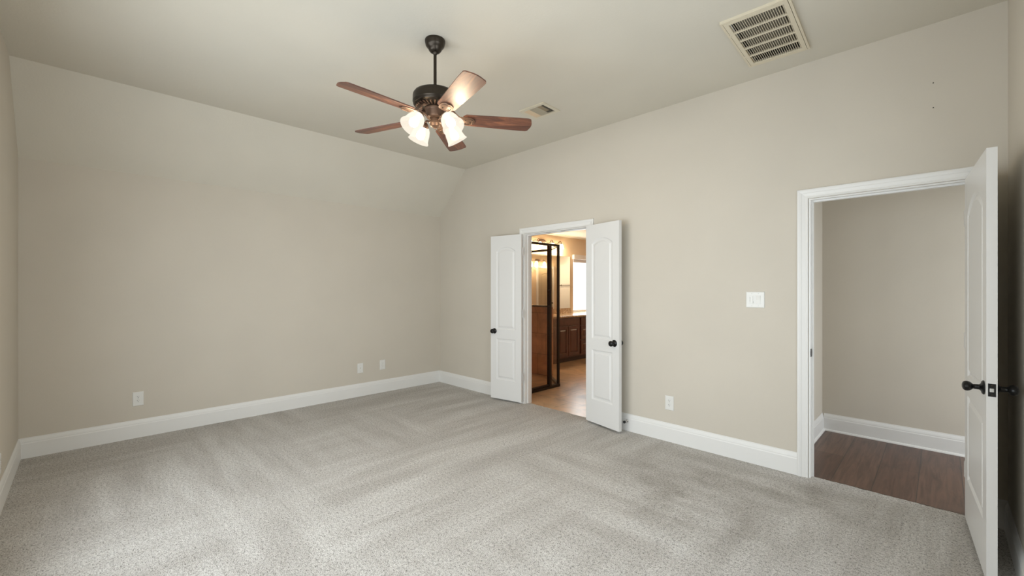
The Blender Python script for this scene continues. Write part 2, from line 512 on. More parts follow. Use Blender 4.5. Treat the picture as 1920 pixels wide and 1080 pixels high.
window('window_6', 'x', *FILL_WIN, LX, 0.115, 'unseen white framed window added behind the camera as fill')
bl = thing('roller_blind', 'raised white roller blind at the top of the bathroom window', 'blind', (BX, (BW0+BW1)/2, BWZ1))
mb = MB(); mb.box(-0.010, -0.40, -0.06, 0.055, 0.40, 0.035, 0.006); mb.build('cassette', 'blind', bl)
mb = MB(); mb.box(-0.006, -0.355, -0.125, -0.002, 0.355, -0.058); mb.build('fabric', 'blind', bl)
mb = MB()
mb.box(0.000, -0.355, -0.083, 0.003, 0.355, -0.079); mb.build('hem_stitching', plain('grey_stitching', (0.35, 0.32, 0.30), 0.8), bl)

# ------------------------------------------------------------------ trims
def casing(name, x0, x1, ztop, label, strike=None, y=0.0, out=-1):
    """door frame: profiled casing on the room side, jamb lining and stops"""
    mb = MB()
    prof = [(0.004, 0), (0.004, 0.010), (0.010, 0.013), (0.018, 0.011), (0.021, 0.012), (0.040, 0.015), (0.044, 0.018), (0.056, 0.021), (0.066, 0.021), (0.070, 0.018), (0.070, 0)]
    path = []
    for o, d in prof:
        yy = y + out*d
        path.append([(x0-o, yy, 0.0), (x0-o, yy, ztop+o), (x1+o, yy, ztop+o), (x1+o, yy, 0.0)])
    mb.sweep(path)
    # far side casing, simple
    path = []
    for o, d in [(0.004, 0), (0.004, 0.012), (0.05, 0.018), (0.07, 0.018), (0.07, 0)]:
        yy = y + T - out*d
        path.append([(x0-o, yy, -0.008), (x0-o, yy, ztop+o), (x1+o, yy, ztop+o), (x1+o, yy, -0.008)])
    mb.sweep(path)
    j = 0.009
    mb.box(x0-0.001, y, -0.008, x0+j, y+T, ztop); mb.box(x1-j, y, -0.008, x1+0.001, y+T, ztop)
    mb.box(x0+j, y, ztop-j, x1-j, y+T, ztop+0.001)
    s0, s1 = y+0.040, y+0.075
    mb.box(x0+j, s0, -0.008, x0+j+0.010, s1, ztop-j); mb.box(x1-j-0.010, s0, -0.008, x1-j, s1, ztop-j)
    mb.box(x0+j+0.011, s0, ztop-j-0.011, x1-j-0.011, s1, ztop-j)
    o = tag(mb.build(name, 'trim'), label, 'door frame', kind='structure')
    return o
tr1 = casing('trim_1', B0, B1, DH, 'white frame around the double door opening to the bathroom')
tr2 = casing('trim_2', H0, H1, DH, 'white frame around the single door opening to the hall')
mb = MB(); mb.box(H0+0.0085, 0.006, 0.882, H0+0.0115, 0.036, 0.940, 0.0008)
mb.box(H0+0.0085, 0.001, 0.895, H0+0.0125, 0.008, 0.927)
sp = mb.build('strike_plate', 'black', tr2); sp['label'] = 'black strike plate'
for xa in (2.06, 2.27):
    mb = MB(); mb.box(xa, 0.012, DH-0.0135, xa+0.06, 0.028, DH-0.0085); mb.build('ball_catch', 'steel', tr1)

BASE = [(0, 0), (0.015, 0), (0.015, 0.118), (0.012, 0.126), (0.012, 0.133), (0.009, 0.146), (0.004, 0.158), (0.003, 0.165), (0, 0.165)]
def base_run(mb, p, q, nrm, z0=0.0, shoe=False):
    """baseboard from p to q on the floor plan, protruding along nrm"""
    p = Vector((*p, 0)); q = Vector((*q, 0)); n = Vector((*nrm, 0))
    profs = [BASE]
    if shoe: profs.append([(0.015, 0), (0.028, 0), (0.027, 0.008), (0.022, 0.015), (0.015, 0.018)])
    for pr in profs:
        A = [mb.bm.verts.new(p + n*d + Vector((0, 0, z0+h))) for d, h in pr]
        B = [mb.bm.verts.new(q + n*d + Vector((0, 0, z0+h))) for d, h in pr]
        k = len(pr)
        for i in range(k): mb.bm.faces.new((A[i], A[(i+1) % k], B[(i+1) % k], B[i]))
        mb.bm.faces.new(A[::-1]); mb.bm.faces.new(B)
cw = 0.070
mb = MB(); base_run(mb, (0, -W), (0, 0), (1, 0)); tag(mb.build('baseboard_back', 'trim'), 'white baseboard along the back wall', 'baseboard', kind='structure')
mb = MB(); base_run(mb, (0.015, 0), (B0-cw, 0), (0, -1)); base_run(mb, (B1+cw, 0), (H0-cw, 0), (0, -1)); base_run(mb, (H1+cw, 0), (LX, 0), (0, -1))
tag(mb.build('baseboard_right', 'trim'), 'white baseboard along the wall with the doors', 'baseboard', kind='structure')
mb = MB(); base_run(mb, (0.015, -W), (LX, -W), (0, 1)); tag(mb.build('baseboard_left', 'trim'), 'white baseboard at the left edge running towards the camera', 'baseboard', kind='structure')
mb = MB(); base_run(mb, (LX, -W+0.015), (LX, -0.015), (-1, 0)); tag(mb.build('baseboard_front', 'trim'), 'white baseboard behind the open hall door', 'baseboard', kind='structure')
mb = MB(); base_run(mb, (HX0, T), (HX0, HY1), (1, 0), -0.008, True); tag(mb.build('baseboard_hall_left', 'trim'), 'short white baseboard on the hall side wall', 'baseboard', kind='structure')
mb = MB(); base_run(mb, (HX0+0.015, HY1), (HX1, HY1), (0, -1), -0.008, True); tag(mb.build('baseboard_hall_back', 'trim'), 'white baseboard on the hall wall facing the door', 'baseboard', kind='structure')

# ================================================================== DOORS
def rect_loop(x0, x1, z0, z1, rise, n=14):
    """closed loop of a panel with a segmental arch of the given rise at the top"""
    pts = [(x0, z0), (x1, z0)]
    if rise > 0:
        a = (x1-x0)/2; R = (a*a+rise*rise)/(2*rise); zc = z1-R; xc = (x0+x1)/2
        return pts, (xc, zc, R)
    return pts + [(x1, z1), (x0, z1)], None
def panel(x0, x1, z0, z1, rise, inset, n=14):
    base, arc = rect_loop(x0, x1, z0, z1, rise)
    i = inset
    if arc is None:
        return [(x0+i, z0+i), (x1-i, z0+i), (x1-i, z1-i), (x0+i, z1-i)]
    xc, zc, R = arc
    a = (x1-x0)/2-i; r = R-i
    th = math.asin(a/r)
    pts = [(x0+i, z0+i), (x1-i, z0+i)]
    for k in range(n+1):
        t = th - 2*th*k/n
        pts.append((xc+r*math.sin(t), zc+r*math.cos(t)))
    return pts

def door_slab(w, h, t, panels):
    """moulded two-panel slab: x 0..w, y 0..t, z 0..h; both faces carry the same recessed panels"""
    mb = MB(); bm = mb.bm
    outer = {}
    for side, y, s in ((0, 0.0, 1), (1, t, -1)):
        rc = [bm.verts.new((x, y, z)) for x, z in ((0, 0), (w, 0), (w, h), (0, h))]
        outer[side] = rc
        edges = [bm.edges.new((rc[i], rc[(i+1) % 4])) for i in range(4)]
        for (x0, x1, z0, z1, rise) in panels:
            rows = []
            for inset, dep in ((0, 0), (0.006, 0.004), (0.013, 0.0085), (0.026, 0.0085), (0.034, 0.006), (0.044, 0.0015)):
                rows.append([bm.verts.new((x, y+s*dep, z)) for x, z in panel(x0, x1, z0, z1, rise, inset)])
            k = len(rows[0])
            edges += [bm.edges.new((rows[0][i], rows[0][(i+1) % k])) for i in range(k)]
            for A, B in zip(rows[:-1], rows[1:]):
                for i in range(k): bm.faces.new((A[i], A[(i+1) % k], B[(i+1) % k], B[i]))
            bm.faces.new(rows[-1])
        bmesh.ops.triangle_fill(bm, use_beauty=True, edges=edges)
    for i in range(4):
        a, b = outer[0], outer[1]
        bm.faces.new((a[i], a[(i+1) % 4], b[(i+1) % 4], b[i]))
    return mb

def knob_mesh(oval):
    """knob along +z from the door face"""
    mb = MB()
    mb.lathe([(0, 0), (0.033, 0), (0.033, 0.004), (0.029, 0.008), (0.018, 0.011), (0.0125, 0.016), (0.0115, 0.034)], seg=32)
    if oval:
        # egg-shaped knob
        prof = [(0.0115, 0.030), (0.013, 0.036), (0.019, 0.041), (0.025, 0.048), (0.0275, 0.056), (0.026, 0.064), (0.020, 0.070), (0.010, 0.073), (0, 0.0735)]
        mb.lathe(prof, seg=32, sx=1.12, sy=0.86)
    else:
        prof = [(0.0115, 0.026), (0.014, 0.031), (0.022, 0.036), (0.027, 0.043), (0.028, 0.050), (0.025, 0.057), (0.017, 0.062), (0.008, 0.064), (0, 0.0645)]
        mb.lathe(prof, seg=32)
    return mb

def hinge_mesh():
    mb = MB()
    for k in range(5):
        mb.tube([(0, 0, -0.045+k*0.018+0.0006), (0, 0, -0.045+(k+1)*0.018-0.0006)], 0.0065, 12)
    mb.tube([(0, 0, -0.050), (0, 0, 0.050)], 0.0045, 10)
    return mb

def door(name, label, w, h, t, hinge, ang, panels, knob_x, knob_z, side, oval, both, hinge_z, latch, hinge_at):
    """thing = leaf mesh itself; local x from the hinge, room face at y = 0 or t"""
    leaf = door_slab(w, h, t, panels).build(name, 'door', None, hinge, (0, 0, ang))
    mb = MB()
    tag(leaf, label, 'door', kind='structure')
    faces = [side] if not both else [0, 1]
    for s in faces:
        k = knob_mesh(oval).build('door_knob', 'black', leaf, (knob_x, 0.0 if s == 0 else t, knob_z),
                                  (PI/2 if s == 0 else -PI/2, 0, 0), smooth=True)
        k['label'] = 'black egg shaped knob' if oval else 'black round knob'
    for z in hinge_z:
        # knuckle on the wall-side face of the opened leaf
        hx, hy = hinge_at
        hinge_mesh().build('hinge', 'hinge', leaf, (hx, hy, z), smooth=True)
    if latch:
        mb = MB(); mb.box(w-0.0005, t/2-0.0125, knob_z-0.030, w+0.0016, t/2+0.0125, knob_z+0.030, 0.0007)
        lp = mb.build('latch_plate', 'black', leaf); lp['label'] = 'black latch plate'
        mb = MB(); mb.box(w+0.001, t/2-0.0075, knob_z-0.0085, w+0.005, t/2+0.0065, knob_z+0.0085, 0.002)
        mb.build('latch_bolt', 'screw', lp)
        for dz in (-0.022, 0.022):
            mb = MB(); mb.lathe([(0, 0.0026), (0.0036, 0.0026), (0.0040, 0.001)], Matrix.Translation((w, t/2, knob_z+dz)) @ Matrix.Rotation(PI/2, 4, 'Y'), 12)
            mb.build('screw', 'bronze', lp)
    return leaf

PT = 0.035
gap = 0.022
pan18 = [(0.085, 0.372, 0.852, 1.868, 0.055), (0.085, 0.372, 0.235, 0.742, 0.0)]
pan30 = [(0.105, 0.657, 0.852, 1.868, 0.085), (0.105, 0.657, 0.250, 0.742, 0.0)]
# left leaf: folded back towards the corner, local +x points to the corner; visible face is local y = t (faces the room)
angL = math.atan2(-0.075-0.005, -0.444)
hl = Vector((B0-0.004, -0.026, gap))
dL = door('door_1', 'left white leaf of the double doors folded back to the wall near the corner', 0.457, 2.008, PT,
          hl, angL, pan18, 0.457-0.058, 0.833, 1, False, False, (0.30, 1.06, 1.80), False, (-0.012, 0.016))
# right leaf: local +x points away from the opening; visible face is local y = 0
angR = math.atan2(-0.098, 0.445)
hr = Vector((B1+0.002+0.010, -0.026-PT, gap))
dR = door('door_2', 'right white leaf of the double doors with its black knob near the shadowed edge', 0.457, 2.008, PT,
          hr, angR, pan18, 0.457-0.058, 0.833, 0, False, True, (0.30, 1.06, 1.80), False, (-0.010, PT+0.004))
# hall door: hinged at the right jamb, standing at a right angle into the room; visible face towards -x is local y = 0
angH = math.atan2(-0.765, 0.048)
hh = Vector((5.370, -0.026, gap))
dH = door('door_3', 'white single door open at a right angle beside the hall opening', 0.762, 2.010, PT,
          hh, angH, pan30, 0.762-0.062, 0.890, 0, True, True, (0.28, 1.05, 1.78), True, (-0.008, 0.003))

# door stop on the baseboard behind the right leaf
ds = thing('door_stop', 'black tipped door stop on the baseboard just right of the double doors', 'door stop', (3.118, -0.015, 0.098))
mb = MB(); mb.lathe([(0, 0), (0.013, 0), (0.013, 0.004), (0.006, 0.006), (0.0055, 0.045)], Matrix.Rotation(PI/2, 4, 'X'), 20); mb.build('stem', 'steel', ds, smooth=True)
mb = MB(); mb.lathe([(0, 0.044), (0.010, 0.044), (0.0125, 0.050), (0.0125, 0.060), (0.009, 0.066), (0, 0.067)], Matrix.Rotation(PI/2, 4, 'X'), 20); mb.build('bumper', 'rubber', ds, smooth=True)

# ================================================================== OUTLETS, SWITCHES
def plate_mesh(w, h, d=0.006):
    mb = MB()
    # bevelled cover: base rect and smaller front rect
    def ring(ix, y): return [(-w/2+ix, y, -h/2+ix), (w/2-ix, y, -h/2+ix), (w/2-ix, y, h/2-ix), (-w/2+ix, y, h/2-ix)]
    rows = mb.sweep([ring(0, 0), ring(0, -d*0.45), ring(0.002, -d*0.8), ring(0.006, -d)], closed=True)
    mb.bm.faces.new(rows[-1]); mb.bm.faces.new(rows[0][::-1])
    return mb
def slots_mesh(y):
    mb = MB()
    mb.box(-0.0078, y-0.0004, 0.001, -0.0054, y+0.001, 0.0095); mb.box(0.0050, y-0.0004, 0.0022, 0.0072, y+0.001, 0.0085)
    mb.lathe([(0, 0.0004), (0.0030, 0.0004), (0.0030, -0.001)], Matrix.Translation((0, y, -0.0065)) @ Matrix.Rotation(PI/2, 4, 'X'), 14)
    return mb
def receptacle_mesh():
    mb = MB(); n = 20; pts = []
    for k in range(n):
        a = 2*PI*k/n
        pts.append((0.0172*math.cos(a), max(-0.0125, min(0.0125, 0.0172*math.sin(a)))))
    mb.prism(pts, 'y', -0.0005, -0.0078)
    return mb
def outlet(label, loc, rz, w=0.079, h=0.128, slot='slot'):
    t = thing('wall_outlet', label, 'outlet', loc, rz, 'outlets low on the bedroom walls')
    plate_mesh(w, h).build('cover_plate', 'plate', t)
    for dz in (0.0195, -0.0195):
        r = receptacle_mesh().build('receptacle', 'plate', t, (0, 0, dz))
        slots_mesh(-0.0078).build('slots', slot, r)
    mb = MB(); mb.lathe([(0, 0.0070), (0.0028, 0.0068), (0.0034, 0.006)], Matrix.Rotation(PI/2, 4, 'X'), 14)
    mb.build('screw', 'screw', t)
    return t
E_ = 0.0005
outlet('white outlet with dark slots near the left end of the back wall', (E_, -3.388, 0.358), PI/2)
outlet('white outlet with pale slots nearest the room corner', (E_, -0.924, 0.366), PI/2, slot='paleslot')
outlet('white outlet on the long wall between the double doors and hall door', (3.535, -E_, 0.347), 0)
outlet('white outlet on the window wall cut by the left edge', (1.118, -W+E_, 0.282), PI)
cx_ = thing('cable_plate', 'white cable socket plate left of the outlet by the corner', 'socket plate', (E_, -1.234, 0.360), PI/2)
plate_mesh(0.076, 0.124).build('cover_plate', 'plate', cx_)
mb = MB(); mb.lathe([(0, 0.013), (0.0035, 0.013), (0.0048, 0.012), (0.0048, 0.007), (0.0075, 0.007), (0.0075, 0.005)], Matrix.Rotation(PI/2, 4, 'X'), 6); mb.build('connector', 'steel', cx_)
for dz in (0.042, -0.042):
    mb = MB(); mb.lathe([(0, 0.0070), (0.0028, 0.0068), (0.0034, 0.006)], Matrix.Translation((0, 0, dz)) @ Matrix.Rotation(PI/2, 4, 'X'), 14)
    mb.build('screw', 'screw', cx_)

sw = thing('light_switch', 'white double switch plate left of the hall door', 'light switch', (4.234, -E_, 1.293), 0)
plate_mesh(0.132, 0.126, 0.007).build('cover_plate', 'plate', sw)
mb = MB(); mb.box(0.0065, -0.0092, -0.0335, 0.0395, -0.005, 0.0335, 0.001)
mb.prism([(-0.0090, -0.031), (-0.0090, 0.031), (-0.0145, 0.031), (-0.0105, 0.0)], 'x', 0.0090, 0.0370); mb.build('rocker', 'plate', sw)
mb = MB(); mb.box(-0.0395, -0.0092, -0.0335, -0.0065, -0.005, 0.0335, 0.001); dm = mb.build('dimmer', 'plate', sw)
mb = MB(); mb.box(-0.0365, -0.0100, -0.016, -0.0340, -0.0088, 0.020); mb.build('slider_slot', 'paleslot', dm)
mb = MB(); mb.box(-0.0125, -0.0100, -0.026, -0.0105, -0.0088, -0.012); mb.build('air_gap_switch', 'paleslot', dm)
mb = MB(); mb.box(-0.0300, -0.0125, -0.030, -0.0145, -0.0088, 0.028, 0.001); mb.build('paddle', 'plate', dm)
for dx in (-0.023, 0.023):
    for dz in (0.048, -0.048):
        mb = MB(); mb.lathe([(0, 0.0078), (0.0026, 0.0076), (0.0032, 0.007)], Matrix.Translation((dx, 0, dz)) @ Matrix.Rotation(PI/2, 4, 'X'), 12)
        mb.build('screw', 'screw', sw)

# two small screws left in the wall above the hall door
for z, w_ in ((2.662, 'upper'), (2.508, 'lower')):
    mb = MB(); mb.lathe([(0, 0.005), (0.0025, 0.004), (0.0032, 0.0), (0.002, -0.004)], Matrix.Rotation(PI/2, 4, 'X'), 12)
    tag(mb.build('wall_screw', 'duct', None, (5.235, -0.0005, z)), w_ + ' of two tiny dark screws high on the wall above the hall door', 'screw', 'screws above the hall door')

# ================================================================== CEILING VENTS
rg = thing('return_air_grille', 'large cream return air grille with five rows of louvres in the ceiling', 'vent', ((RG[0]+RG[1])/2, (RG[2]+RG[3])/2, HC), 0)
VR = math.radians(2.5)
rg.rotation_euler.z = VR
gw, gl = 0.372, 0.698
ow, ol = 0.292, 0.612                # louvred opening
def frame(mb, w, l, iw, il, z0, z1, x=0, y=0):
    mb.box(x-w/2, y-l/2, z0, x-iw/2, y+l/2, z1); mb.box(x+iw/2, y-l/2, z0, x+w/2, y+l/2, z1)
    mb.box(x-iw/2, y-l/2, z0, x+iw/2, y-il/2, z1); mb.box(x-iw/2, y+il/2, z0, x+iw/2, y+l/2, z1)
mb = MB(); frame(mb, gw, gl, gw-0.026, gl-0.026, -0.016, 0.0); mb.build('outer_frame', 'grille', rg)
fd = MB(); frame(fd, gw-0.031, gl-0.031, ow, ol, -0.017, -0.004)
face = fd.build('hinged_face', 'grille', rg)
rows = 5
for k in range(1, rows):
    y = -ol/2+ol*k/rows
    mb = MB(); mb.box(-ow/2, y-0.006, -0.0165, ow/2, y+0.006, -0.004); mb.build('cross_bar', 'grille', face)
for k in range(23):
    x = -ow/2+ow*(k+0.5)/23
    c, s = math.cos(math.radians(60)), math.sin(math.radians(60))
    L = 0.0062; h = 0.0011
    louv = MB(); louv.prism([(x-L*c-h, -0.010+L*s), (x-L*c+h, -0.010+L*s), (x+L*c+h, -0.010-L*s), (x+L*c-h, -0.010-L*s)], 'y', -ol/2, ol/2)
    louv.build('louvre_blade', 'grille', face)
for y in (-0.17, 0.17):
    mb = MB(); mb.box(-gw/2+0.007, y-0.012, -0.0185, -gw/2+0.021, y+0.012, -0.016, 0.001); mb.build('catch', 'grille', face)
mb = MB(); mb.box(-0.140, -0.300, 0.034, 0.140, 0.300, 0.036); mb.build('filter', 'filter', rg)
mb = MB(); frame(mb, ow-0.012, ol-0.010, ow-0.018, ol-0.016, 0.0, 0.038); mb.build('duct_collar', 'duct', rg)

sv = thing('supply_vent', 'small almond supply vent in the ceiling beyond the fan', 'vent', ((SV[0]+SV[1])/2, (SV[2]+SV[3])/2, HC), VR)
sw_, sl_ = 0.228, 0.184
mb = MB(); frame(mb, 0.288, 0.250, sw_, sl_, -0.010, 0.0); mb.build('register_frame', 'register', sv)
def blades(x0, x1, n, ang, mat):
    for k in range(n):
        x = x0+(x1-x0)*(k+0.5)/n; L = 0.0060
        c, s = math.cos(math.radians(ang)), math.sin(math.radians(ang))
        mb = MB(); mb.prism([(x-L*c-0.0008, -0.006+L*s), (x-L*c+0.0008, -0.006+L*s), (x+L*c+0.0008, -0.006-L*s), (x+L*c-0.0008, -0.006-L*s)], 'y', -sl_/2, sl_/2)
        mb.build('slat', mat, sv)
M['lamplit_slat'] = plain('lamplit_tan_slat', (0.66, 0.52, 0.36), 0.5)  # glow of the fan lamp on the left slats, put into their colour
blades(-sw_/2, -0.050, 6, -36, 'lamplit_slat')
blades(-0.050, 0.034, 7, 88, 'register')
blades(0.034, sw_/2, 6, 33, 'register')
mb = MB(); mb.box(-0.108, -0.088, 0.016, 0.050, 0.088, 0.018); mb.build('damper', 'tan_damper', sv)
mb = MB(); mb.box(-0.112, -0.090, 0.080, 0.112, 0.090, 0.082); frame(mb, 0.224, 0.180, 0.218, 0.174, 0.0, 0.080); mb.build('duct_boot', 'duct', sv)

# ================================================================== CEILING FAN
FX, FY = 2.889, -2.091
fan = thing('ceiling_fan', 'bronze ceiling fan with five rosewood blades and four lit glass shades', 'ceiling fan', (FX, FY, 0))
mb = MB(); mb.lathe([(0, HC), (0.0655, HC), (0.067, HC-0.004), (0.067, HC-0.014), (0.0655, HC-0.019), (0.0645, HC-0.021), (0.062, HC-0.034), (0.056, HC-0.045), (0.047, HC-0.053), (0.045, HC-0.056), (0.042, HC-0.066), (0.033, HC-0.077), (0.022, HC-0.083), (0.019, HC-0.080), (0, HC-0.080)], seg=48)
mb.build('canopy', 'bronze', fan, smooth=True)
mb = MB(); mb.lathe([(0.0, HC-0.060), (0.016, HC-0.062), (0.0195, HC-0.075), (0.017, HC-0.088), (0.0105, HC-0.096), (0.0105, 2.704), (0.020, 2.699), (0.020, 2.679), (0, 2.679)], seg=24); mb.build('downrod', 'bronze', fan, smooth=True)
ZB = 2.517
mb = MB(); mb.lathe([(0, 2.692), (0.060, 2.691), (0.118, 2.684), (0.136, 2.676), (0.144, 2.664), (0.146, 2.652), (0.1465, 2.616), (0.143, 2.611), (0.143, 2.602), (0.139, 2.596), (0, 2.596)], seg=64); mb.build('motor_housing', 'bronze', fan, smooth=True)
# vented band under the motor, lamp glow put into the rib colour
mb = MB(); mb.lathe([(0.139, 2.597), (0.132, 2.590), (0.076, 2.578), (0.068, 2.576), (0, 2.576)], seg=64)
band = mb.build('vent_band', 'bronze', fan, smooth=True)
mb = MB()
for k in range(30):
    a = 2*PI*k/30
    d = Vector((math.cos(a), math.sin(a), 0)); n_ = Vector((-math.sin(a), math.cos(a), 0))
    p0, p1 = d*0.126+Vector((0, 0, 2.5855)), d*0.082+Vector((0, 0, 2.5775))
    mb.tube([p0, p0*0.5+p1*0.5, p1], [0.0062, 0.0052, 0.0036], 8)
mb.build('vent_ribs', 'bronze_lit', band, smooth=True)
mb = MB(); mb.lathe([(0.0, 2.579), (0.068, 2.579), (0.070, 2.571), (0.063, 2.566), (0.060, 2.560), (0.060, 2.526), (0.056, 2.516), (0.044, 2.510), (0.036, 2.508), (0, 2.508)], seg=48)
mb.build('switch_housing', 'bronze_lit', fan, smooth=True)
mb = MB(); mb.lathe([(0, 2.510), (0.036, 2.510), (0.040, 2.504), (0.040, 2.482), (0.034, 2.477), (0.033, 2.472), (0.030, 2.460), (0.018, 2.452), (0.008, 2.448), (0.006, 2.442), (0, 2.440)], seg=40)
hub = mb.build('light_kit_hub', 'bronze_lit', fan, smooth=True)

# blades
def blade_mesh():
    mb = MB(); bm = mb.bm
    n = 22; x0, x1 = 0.185, 0.655; hw0, hw1 = 0.058, 0.071
    top = []; 
    outline = []
    # lower edge root->tip, rounded tip corners, upper edge back
    for k in range(n+1):
        u = k/n; x = x0+(x1-0.030-x0)*u
        outline.append((x, -(hw0+(hw1-hw0)*min(1, u*1.25))))
    for k in range(1, 7):
        a = -PI/2+PI/2*k/6
        outline.append((x1-0.030+0.024*math.cos(a), -hw1+0.024+0.024*math.sin(a)))
    m_ = 8
    for k in range(1, m_):
        t = -1+2*k/m_; outline.append((x1-0.006+0.010*(1-t*t), (hw1-0.024)*t))
    for k in range(0, 6):
        a = PI/2*k/6
        outline.append((x1-0.030+0.024*math.cos(a), hw1-0.024+0.024*math.sin(a)))
    for k in range(n, -1, -1):
        u = k/n; x = x0+(x1-0.030-x0)*u
        outline.append((x, hw0+(hw1-hw0)*min(1, u*1.25)))
    # clip the root corners
    outline[0] = (x0, -hw0+0.018); outline[-1] = (x0, hw0-0.018)
    mb.prism(outline, 'z', -0.0035, 0.0035)
    return mb
def iron_mesh():
    mb = MB()
    # arm from the motor to a padded three-screw plate under the blade root
    rows = []
    for x, hw, z in ((0.085, 0.022, 0.058), (0.115, 0.024, 0.054), (0.142, 0.026, 0.020), (0.162, 0.034, -0.004), (0.180, 0.042, -0.0085), (0.215, 0.044, -0.0085), (0.245, 0.036, -0.0085), (0.262, 0.018, -0.0085)):
        rows.append([(x, -hw, z), (x, -hw*0.85, z-0.0035), (x, 0, z-0.006), (x, hw*0.85, z-0.0035), (x, hw, z), (x, hw, z+0.004), (x, -hw, z+0.004)])
    r = mb.sweep(rows, closed=True)
    mb.bm.faces.new(r[0][::-1]); mb.bm.faces.new(r[-1])
    # raised rim on the plate
    pts = []
    for k in range(25):
        a = 2*PI*k/24
        ex = abs(math.cos(a))**0.6*math.copysign(1, math.cos(a)); ey = abs(math.sin(a))**0.6*math.copysign(1, math.sin(a))
        pts.append((0.213+0.034*ex, 0.030*ey, -0.0135))
    mb.tube(pts, 0.0028, 8, caps=False)
    return mb
first = None
PH = -0.270
for k in range(5):
    a = PH+2*PI*k/5
    if first is None:
        b = blade_mesh().build('fan_blade', 'blade', fan); ir = iron_mesh().build('blade_iron', 'bronze_lit', b, smooth=True)
        for px, py in ((0.200, 0.018), (0.200, -0.018), (0.232, 0.0)):
            mb = MB(); mb.lathe([(0, -0.0158), (0.004, -0.0150), (0.005, -0.0135), (0.005, -0.010)], Matrix.Translation((px, py, 0)), 12)
            mb.build('screw', 'bronze', b, smooth=True)
        first = b
    else:
        b = first.copy(); COL.objects.link(b); b.parent = fan
        for ch in children_of(first):
            c = ch.copy(); COL.objects.link(c); c.parent = b
    b.location = (0, 0, ZB)
    b.rotation_euler = Matrix.Rotation(a, 4, 'Z').to_euler()
    b.rotation_euler = (Matrix.Rotation(a, 4, 'Z') @ Matrix.Rotation(math.radians(-12), 4, 'X')).to_euler()

# light kit: four arms along the room axes, bell shades tilted outwards
def shade_prof():
    outer = [(0.026, 0.0), (0.039, -0.009), (0.051, -0.028), (0.058, -0.052), (0.061, -0.076), (0.065, -0.098), (0.073, -0.114)]
    inner = [(r-0.003, z) for r, z in outer[::-1]]
    return outer+inner
TILT = math.radians(38)
for k in range(4):
    a = math.radians(2)+k*PI/2
    arm_pts = []
    P0, P1, P2, P3 = Vector((0.034, 0, 2.492)), Vector((0.075, 0, 2.510)), Vector((0.100, 0, 2.540)), Vector((0.112, 0, 2.506))
    for i in range(13):
        t = i/12
        arm_pts.append(P0*(1-t)**3+P1*3*t*(1-t)**2+P2*3*t*t*(1-t)+P3*t**3)
    mb = MB(); mb.tube(arm_pts, 0.0062, 12)
    # fitter cup at the arm end, tilted with the shade
    Mx = Matrix.Translation((0.110, 0, 2.512)) @ Matrix.Rotation(-TILT, 4, 'Y')
    arm = mb.build('lamp_arm', 'bronze_lit', fan, (0, 0, 0), (0, 0, a), smooth=True)
    mb = MB(); mb.lathe([(0, 0.004), (0.012, 0.003), (0.024, -0.006), (0.031, -0.016), (0.033, -0.026), (0.030, -0.028), (0, -0.020)], Mx, 32)
    mb.build('fitter_cup', 'bronze_lit', arm, smooth=True)
    Ms = Mx @ Matrix.Translation((0, 0, -0.020))
    mb = MB(); mb.lathe(shade_prof(), Ms, 40)
    sh = mb.build('glass_shade', 'shade', fan, (0, 0, 0), (0, 0, a), smooth=True)
    mb = MB(); mb.lathe([(0, -0.012), (0.014, -0.014), (0.017, -0.030), (0.026, -0.052), (0.030, -0.070), (0.026, -0.088), (0.014, -0.098), (0, -0.100)], Ms, 24)
    mb.build('light_bulb', 'bulb', sh, smooth=True)
    ld = bpy.data.lights.new('fan_lamp_light', 'POINT'); ld.energy = 8.0; ld.color = (1.0, 0.80, 0.56); ld.shadow_soft_size = 0.03
    lo = bpy.data.objects.new('fan_lamp_light', ld); COL.objects.link(lo)
    lo.location = Matrix.Translation((FX, FY, 0)) @ Matrix.Rotation(a, 4, 'Z') @ Ms @ Vector((0, 0, -0.108))

# ================================================================== BATHROOM
# half wall of the shower
mb = MB(); mb.box(BX, 1.45, -0.008, 0.88, 1.57, 1.085)
tag(mb.build('wall_shower', 'showertile'), 'brown tiled half wall seen through the shower glass', 'half wall', kind='structure')
mb = MB(); mb.box(BX, T, -0.008, BX+0.012, 1.45, 2.10); mb.box(BX+0.012, T, -0.008, 1.40, T+0.012, 2.10)
tag(mb.build('wall_shower_tile', 'showertile'), 'brown tile lining of the shower corner', 'wall tile', kind='structure')

